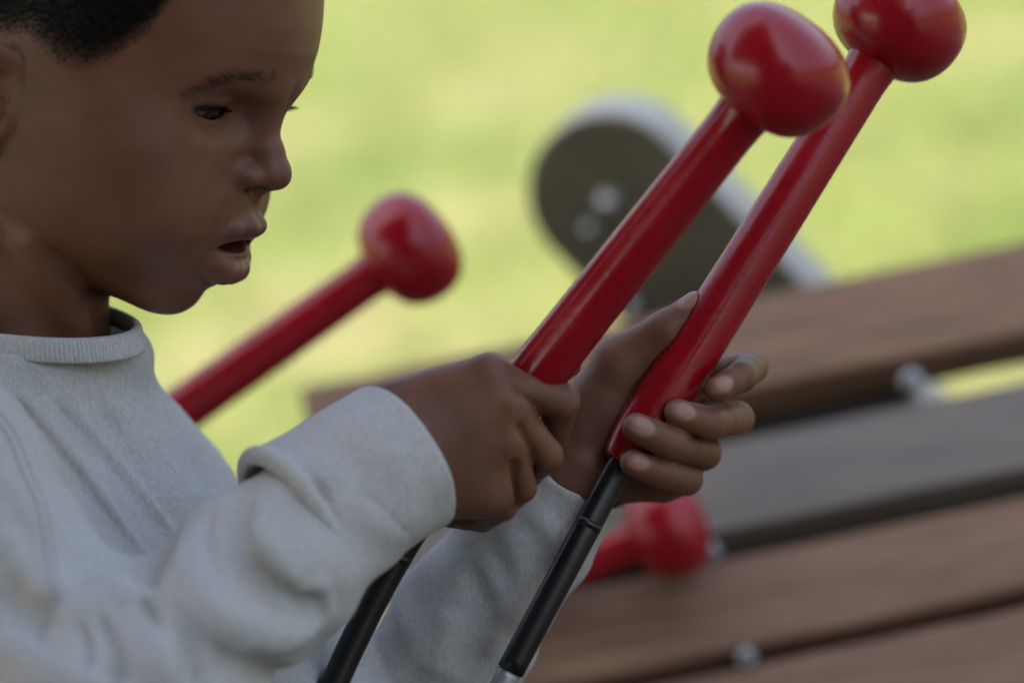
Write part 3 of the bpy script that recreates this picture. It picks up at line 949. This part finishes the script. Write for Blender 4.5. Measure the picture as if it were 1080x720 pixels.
for sg in (1, -1):
    c = hp(EYE_C[0], EYE_C[1], sg * EYE_C[2])
    bm = bmesh.new(); bmesh.ops.create_uvsphere(bm, u_segments=32, v_segments=20, radius=EYE_R * .01 * .985)
    me = bpy.data.meshes.new('eye'); bm.to_mesh(me); bm.free()
    for p in me.polygons: p.use_smooth = True
    me.materials.append(M_EYE)
    o = bpy.data.objects.new('eye', me); link(o, person)
    o.location = Vector(world(c)) - person.location
    # lashes of the upper lid
    m = MB()
    NL = 30 if sg > 0 else 46
    for i in range(NL):
        t = (i + random.uniform(-.3, .3)) / (NL - 1) * 2 - 1
        s_ = EYE_C[2] + .15 + t * 1.1
        dv = np.array([0, .10 + .10 * (1 - t * t) - .12, 0])
        rr2 = EYE_R + .12
        fz = EYE_C[0] + math.sqrt(max(rr2 ** 2 - (s_ - EYE_C[2]) ** 2 - .01, .05))
        p0 = np.array([fz - .02, EYE_C[1] + .24 * (1 - t * t) - .06, s_])
        ln_ = random.uniform(.4, .65) if sg > 0 else random.uniform(.8, 1.15)
        d1 = np.array([.88, -.34, .15 + .45 * t]); d1 /= np.linalg.norm(d1)
        p1 = p0 + d1 * ln_ * .5; p2 = p1 + (d1 + np.array([0, .75, 0])) * ln_ * .45
        P3 = [hp(p[0], p[1], sg * p[2]) for p in (p0, p1, p2)]
        m.tube(P3, [.022, .017, .006], 4)
    m.build('eyelashes', M_HAIR, person)

# shirt
V, F = surface_nets(shirt_sdf, (-41, -31, -19), (8, 3.5, 24), .15 * QUAL)
mesh_obj('shirt', world(V), F, M_SHIRT, person)
V, F = surface_nets(cuff_sdf, (-16, -16, -13), (1, 3, 5), .12 * QUAL)
mesh_obj('sleeve_cuff', world(V), F, M_SHIRT, person)

# ribbed neckband: swept band with rib relief
NT = 1360
V = []; sec = [(1.0, -.02, -.12), (1.0, .0, .0), (1.010, .02, .06), (1.025, .09, .08), (1.04, .38, .08), (1.06, .66, .07), (1.075, .9, .045), (1.08, 1.0, -.02), (1.06, .95, -.15), (1.02, .5, -.16), (1.0, .1, -.14)]
for i in range(NT):
    th = 2 * math.pi * i / NT
    rib = .02 * math.cos(170 * th)
    rd = (math.cos(th) * NA1 + math.sin(th) * NA2); rd = rd / np.linalg.norm(rd)
    for j, (sc_, dn, off) in enumerate(sec):
        rb = rib if 2 <= j <= 6 else 0
        V.append(ring(th, sc_, dn - .35) + rd * (off + rb))
ns = len(sec)
F = np.array([(i * ns + j, i * ns + (j + 1) % ns, ((i + 1) % NT) * ns + (j + 1) % ns, ((i + 1) % NT) * ns + j) for i in range(NT) for j in range(ns)])
mesh_obj('neckband', world(np.array(V)), F[:, ::-1].copy(), M_SHIRT, person)

# stitched seams lying on the cloth
def seam(name, f, pix, r=.07, gap=None):
    pts = []
    for (x, y) in pix:
        p = ray_hit(f, x, y)
        if p is not None: pts.append(p)
    c = mallet_axes(pts)
    pts = []
    for p in c:
        for _ in range(4):
            dd = f(p[None])[0]; g = grad(f, p[None])[0]; p = p - g * dd / (g @ g)
        g = grad(f, p[None])[0]; g /= np.linalg.norm(g)
        pts.append(p + g * .01)
    m = MB(); m.tube(pts, [r] * len(pts), 8)
    return m.build(name, M_SHIRT, person)
seam('seam', shirt_sdf, [(-12, 430), (10, 462), (30, 510), (46, 560), (54, 610), (56, 640)], .075)
seam('seam', shirt_sdf, [(-4, 428), (19, 462), (39, 510), (54, 560), (61, 610), (63, 640)], .05)

# legs and shoes below the frame
hipw = world(Q(205, 1035, 5))
m = MB()
gx = np.array([hipw[0], hipw[1], 0])
for sg in (-1, 1):
    o = np.array([.0, .065 * sg, 0])
    pts = [hipw + o * .5 + np.array([0, 0, .06]), hipw + o + np.array([0, 0, -.05]), gx + o + np.array([.02, 0, hipw[2] * .5]), gx + o + np.array([-.01, 0, .06])]
    m.tube(pts, [.092, .085, .062, .052], 24)
m.build('trousers', M_DENIM, person, in_stage=False)
for sg in (-1, 1):
    m = MB()
    c = gx + np.array([.035, .075 * sg, .036])
    m.rbox(c, np.eye(3), (.095, .038, .034), .03, 4)
    m.build('shoe', M_SHOE, person, in_stage=False)

# ================================================================== mallets
build_mallet(MA_NECK, MA_GRIP, MA_TAIL, 'red mallet held in the child\'s nearer fist, its head overlapping the other held mallet', 1.08)
build_mallet(MB_NECK, MB_GRIP, MB_TAIL, 'red mallet in the open fingered farther hand, its black rod end in full view', 1.08)
build_mallet(Q(396, 288, 30), Q(60, 525, 30), [Q(-20, 580, 30), Q(-60, 640, 30)], 'blurred red mallet slanting up behind the child\'s chest against the grass', 1.12, 1.08)
# ================================================================== xylophone
bdir = np.array([math.cos(R_(11.4)), math.sin(R_(11.4)), .07]); bdir /= np.linalg.norm(bdir)
qdir = np.array([math.sin(R_(11.4)) * .80, -math.cos(R_(11.4)) * .80, -.60]); qdir -= bdir * (qdir @ bdir); qdir /= np.linalg.norm(qdir)
ndir = np.cross(bdir, qdir); ndir = ndir if ndir[2] < 0 else -ndir    # faces the camera
AX = np.stack([bdir, qdir, ndir])
def on_plane(px, py, off=0.0):
    """point of the bar plane (through PL0) under a photograph position"""
    o = np.array([0, 0, -D0]); d = Q(px, py, 50) - o
    t = ((PL0 - o) @ ndir + off) / (d @ ndir)
    return o + d * t
PL0 = Q(940, 340, 50)
xy = empty('xylophone', np.append(world(Q(760, 520, 42))[:2], 0), 'outdoor xylophone of wide brown wooden bars with steel bolts behind the mallets', 'xylophone')
rows = [(940, 281, 380), (940, 428, 528), (940, 552, 649), (940, 669, 772), (940, 795, 895), (940, 915, 1015)]
lefts = [325, 395, 440, 470, 500, 530]
for i, (x, y0, y1) in enumerate(rows):
    p0, p1 = on_plane(x, y0), on_plane(x, y1)
    hw = .5 * (p1 - p0) @ qdir
    mid = .5 * (p0 + p1)
    lp = on_plane(lefts[i], .5 * (y0 + y1) + (x - lefts[i]) * .205)
    s0_ = (lp - mid) @ bdir; s1_ = 32.0 - i * .8
    tl = .10 if i == 1 else (.03 if i == 0 else 0.0)
    q2 = qdir * math.cos(tl) + ndir * math.sin(tl); n2 = ndir * math.cos(tl) - qdir * math.sin(tl)
    m = MB(); m.rbox(mid + bdir * .5 * (s0_ + s1_) - ndir * 1.75, [bdir, q2, n2], ((s1_ - s0_) / 2, hw, 1.75), .28, 4)
    o = m.build('bar', M_WOODGREY if i == 1 else M_WOOD, xy)
    smooth_by_angle(o, 40)
    if i == 1: o['label'] = 'greyer second bar from the top'
def gapmid(i, x):
    a = rows[i][2]; b = rows[i + 1][1]
    return .5 * (a + b) - (x - 940) * .207
# dark boards behind the bar gaps, standing in for the shade there
for (xa, ya, yb) in ((560, 330, 1050), (840, 250, 1000)):
    pass
def gap_shade(i, xa, xb):
    a, b = on_plane(xa, gapmid(i, xa), -4.2), on_plane(xb, gapmid(i, xb), -4.2)
    m = MB(); m.rbox(.5 * (a + b) - ndir * .6, AX, (np.linalg.norm(b - a) / 2, 2.6, 1.0), .2, 2)
    return m.build('gap_shade_board', M_SHADE_FRAME, xy)
gap_shade(0, 420, 955)
gap_shade(1, 440, 808); gap_shade(1, 852, 1300)
for i in (2, 3, 4): gap_shade(i, 470, 1300)
# steel bolts standing in the gaps
def bolt(p, axis, r=.75, parent=None, h=1.0):
    axis = axis / np.linalg.norm(axis)
    m = MB()
    m.tube([p - axis * 4, p - axis * .2], [r * .5, r * .5], 16)
    m.tube([p - axis * .2, p, p + axis * .12], [r * 1.35, r * 1.35, r * 1.2], 24)
    m.tube([p + axis * .1, p + axis * .35, p + axis * .6, p + axis * .78 * h, p + axis * .86 * h], [r, r * .98, r * .82, r * .45, r * .05], 24)
    o = m.build('bolt', M_STEEL, parent); smooth_by_angle(o, 40); return o
for (i, x) in ((0, 962), (1, 750), (1, 563), (2, 787), (3, 600), (3, 830)):
    bolt(on_plane(x, gapmid(i, x) + 2, .2), ndir, .42 if i else .52, xy)
# legs of the frame under the bars
for x in (620, 1180):
    for (yy, off) in ((520, -6), (900, -6)):
        t = world(on_plane(x, yy - (x - 940) * .2, off))
        m = MB(); m.rbox([t[0], t[1], t[2] / 2], np.eye(3), (.03, .03, t[2] / 2), .004, 2)
        m.build('frame_leg', M_SHADE_FRAME, xy, in_stage=False)
# rounded leaning end post with bolts
pc = Q(643, 206, 62)
pd = np.array([.70, -.72, .05]); pd /= np.linalg.norm(pd)
pn = np.array([.20, .36, .91]); pn -= pd * (pn @ pd); pn /= np.linalg.norm(pn)   # from front face to back face
pw = np.cross(pd, pn)
Rp, TH, LEN = 5.6, 5.4, 62
out = [(-Rp * math.cos(a), Rp * math.sin(a)) for a in np.linspace(-math.pi / 2, math.pi / 2, 41)]
out = out + [(LEN, Rp), (LEN, -Rp)]
def slab(off0, off1, grow=0.0):
    n = len(out)
    V = []
    for off, g in ((off0, grow - .25), (off0 + .25, grow), (off1 - .25, grow), (off1, grow - .25)):
        for (a, b) in out:
            rr = math.hypot(min(a, 0), b) or 1
            V.append(pc + pd * (a if a >= LEN else a * (1 + g / Rp) if a < 0 else a) + pw * b * (1 + g / Rp) + pn * off)
    F = [tuple(range(n - 1, -1, -1)), tuple(range(3 * n, 4 * n))]
    for r in range(3):
        F += [(r * n + k, r * n + (k + 1) % n, (r + 1) * n + (k + 1) % n, (r + 1) * n + k) for k in range(n)]
    m = MB(); m.add(V, F); return m
post = slab(0, TH).build('end_post', M_LIT_EDGE, xy); smooth_by_angle(post, 40)
face = slab(-.5, .1, -.12).build('post_panel', M_OLIVE, post); smooth_by_angle(face, 40)
for (x, y, br) in ((641, 213, .62), (622, 240, .42), (666, 322, .5)):
    o = np.array([0, 0, -D0]); d = Q(x, y, 60) - o
    t = ((pc - pn * .5 - o) @ pn) / (d @ pn)
    bolt(o + d * t, -pn, br, post)

# fourth mallet: lies on the bars
nk = on_plane(668, 572, 3.0); bk = on_plane(500, 640, 1.3)
build_mallet(nk, nk + (bk - nk) / np.linalg.norm(bk - nk) * 21, [nk + (bk - nk) / np.linalg.norm(bk - nk) * 24, nk + (bk - nk) / np.linalg.norm(bk - nk) * 28],
             'red mallet lying on the wooden bars below the farther hand', 1.04)
# rest that carries the third mallet (hidden by the child)
rk = empty('mallet_rest', np.append(world(Q(40, 545, 30))[:2], 0), 'dark mallet rest post standing on the grass behind the child', 'stand')
t = world(Q(50, 538, 30))
m = MB(); m.tube([[t[0], t[1], 0], [t[0], t[1], t[2] - .03]], [.02, .02], 16); m.build('post', M_SHADE_FRAME, rk, in_stage=False)
m = MB(); m.rbox([t[0], t[1], t[2] - .03], np.eye(3), (.05, .035, .012), .006, 2); m.build('cradle', M_SHADE_FRAME, rk, in_stage=False)

# ================================================================== setting
def ground_mat():
    m, nt, b = new_mat('grass_ground')
    tc = node(nt, 'ShaderNodeTexCoord')
    n1 = node(nt, 'ShaderNodeTexNoise', Scale=1.5, Detail=5, Roughness=.6)
    n2 = node(nt, 'ShaderNodeTexNoise', Scale=5.5, Detail=6, Roughness=.7)
    for n in (n1, n2): nt.links.new(tc.outputs['Object'], n.inputs['Vector'])
    r1 = ramp(nt, [(.36, (.085, .118, .028)), (.5, (.118, .142, .040)), (.64, (.175, .168, .082))])
    r2 = ramp(nt, [(.3, (.66, .68, .62)), (.72, (1.3, 1.28, 1.22))])
    nt.links.new(n1.outputs['Fac'], r1.inputs['Fac']); nt.links.new(n2.outputs['Fac'], r2.inputs['Fac'])
    mx = node(nt, 'ShaderNodeMix', data_type='RGBA', blend_type='MULTIPLY'); mx.inputs[0].default_value = 1
    nt.links.new(r1.outputs['Color'], mx.inputs[6]); nt.links.new(r2.outputs['Color'], mx.inputs[7])
    nt.links.new(mx.outputs[2], b.inputs['Base Color'])
    b.inputs['Roughness'].default_value = .9; b.inputs['Specular IOR Level'].default_value = .2
    return m
M_GROUND = ground_mat()
g = mesh_obj('ground', [(-300, -300, 0), (300, -300, 0), (300, 300, 0), (-300, 300, 0)], [(0, 1, 2, 3)], M_GROUND, None, False)
tag(g, 'sunlit yellow green lawn behind the child', 'lawn', kind='structure')
g2 = MB(); g2.rbox([.8, -1.2, -.045], np.eye(3), (6.6, 3.9, .05), .004, 1)  # unseen dark slab added to cut light bounced off the ground
tag(g2.build('bounce_blocker', noise_mat('bounce_dark', (.04, .037, .034), (.075, .07, .063), 6, rough=.9), None, False, False), 'added unseen dark slab cutting ground bounce under and beside the shelter', 'bounce_blocker', kind='structure')
# blades of grass
def blade_mat():
    m, nt, b = new_mat('grass_blade')
    at = node(nt, 'ShaderNodeAttribute', attribute_name='pigment')
    nt.links.new(at.outputs['Color'], b.inputs['Base Color'])
    b.inputs['Roughness'].default_value = .5
    return m
nb_ = 60000
bx = rng.uniform(-3.5, 3.8, nb_); by = 1.6 + 9.5 * rng.random(nb_) ** 1.3
keep = np.abs(bx) < by * .30 + .8
bx, by = bx[keep], by[keep]; nb_ = len(bx)
hgt = rng.uniform(.025, .06, nb_); an = rng.uniform(0, 6.283, nb_); le = rng.normal(0, .02, (nb_, 2))
wd = .0035
P0 = np.stack([bx - wd * np.cos(an), by - wd * np.sin(an), np.zeros(nb_)], 1)
P1 = np.stack([bx + wd * np.cos(an), by + wd * np.sin(an), np.zeros(nb_)], 1)
P2 = np.stack([bx + le[:, 0], by + le[:, 1], hgt], 1)
GV = np.stack([P0, P1, P2], 1).reshape(-1, 3)
cc = np.where(rng.random(nb_)[:, None] < .3, np.array([[.20, .185, .085]]), np.array([[.10, .14, .032]])) * rng.uniform(.7, 1.3, (nb_, 1))
o = mesh_obj('grass', GV, np.arange(nb_ * 3).reshape(-1, 3), blade_mat(), None, False, np.repeat(cc, 3, 0))
tag(o, 'short sunlit yellow green grass blades covering the lawn', 'grass', kind='stuff')

# shelter roof, wall and posts, all unseen, added to shade child and xylophone
sh = empty('shade_blocker', (-1.6, -1.45, 0), 'added unseen shelter roof shading the child and the xylophone', 'blocker')
M_BLOCKER = noise_mat('blocker_boards', (.07, .055, .042), (.12, .10, .08), 8, rough=.8)
m = MB(); m.rbox([-2.05, -1.5, 2.65], np.eye(3), (2.45, 3.0, .05), .01, 1); m.build('roof', M_BLOCKER, sh, False, False)
m = MB(); m.rbox([-.9, -2.4, 1.29], np.eye(3), (2.2, .05, 1.29), .01, 1); m.build('fill_blocker', M_BLOCKER, sh, False, False)  # unseen wall added behind the camera to hold back fill light
for (x, y) in ((-4.3, -4.2), (.3, -4.2), (-4.3, 1.35)):
    m = MB(); m.rbox([x, y, 1.3], np.eye(3), (.06, .06, 1.3), .01, 1); m.build('post', M_BLOCKER, sh, False, False)

# ================================================================== light
SUN_EL, SUN_AZ = R_(56), R_(222)      # azimuth clockwise from +Y (from behind the camera, left)
w = bpy.data.worlds.new('World'); SC.world = w; w.use_nodes = True
nt = w.node_tree; bg = nt.nodes['Background']
sky = nt.nodes.new('ShaderNodeTexSky'); sky.sky_type = 'NISHITA'; sky.sun_disc = False
sky.sun_elevation = SUN_EL; sky.sun_rotation = SUN_AZ; sky.air_density = 1.2; sky.dust_density = 7.0; sky.ozone_density = .35
nt.links.new(sky.outputs['Color'], bg.inputs['Color']); bg.inputs['Strength'].default_value = .15
sd = np.array([math.sin(SUN_AZ) * math.cos(SUN_EL), math.cos(SUN_AZ) * math.cos(SUN_EL), math.sin(SUN_EL)])
sl = bpy.data.lights.new('sun', 'SUN'); sl.energy = 2.8; sl.angle = R_(.5); sl.color = (1, .95, .86)
so = bpy.data.objects.new('sun', sl); link(so)
so.rotation_euler = Vector(sd).to_track_quat('Z', 'Y').to_euler(); so.location = (3, 3, 8)

cam = bpy.data.cameras.new('camera'); cam.lens = 100; cam.sensor_width = 36; cam.clip_end = 2000; cam.clip_start = .05
co = bpy.data.objects.new('camera', cam); link(co); SC.camera = co
mw = Matrix(((CR[0], CU[0], -Fw[0], CAM[0]), (CR[1], CU[1], -Fw[1], CAM[1]), (CR[2], CU[2], -Fw[2], CAM[2]), (0, 0, 0, 1)))
co.matrix_world = mw
cam.dof.use_dof = True; cam.dof.focus_distance = 1.25; cam.dof.aperture_fstop = 2.8; cam.dof.aperture_blades = 0

vs = SC.view_settings; vs.view_transform = 'Standard'; vs.look = 'None'; vs.gamma = 1; vs.exposure = 1.7; vs.use_curve_mapping = False
SC.render.engine = 'CYCLES'
SC.cycles.use_denoising = True
SC.cycles.max_bounces = 8
SC.cycles.sample_clamp_indirect = 6
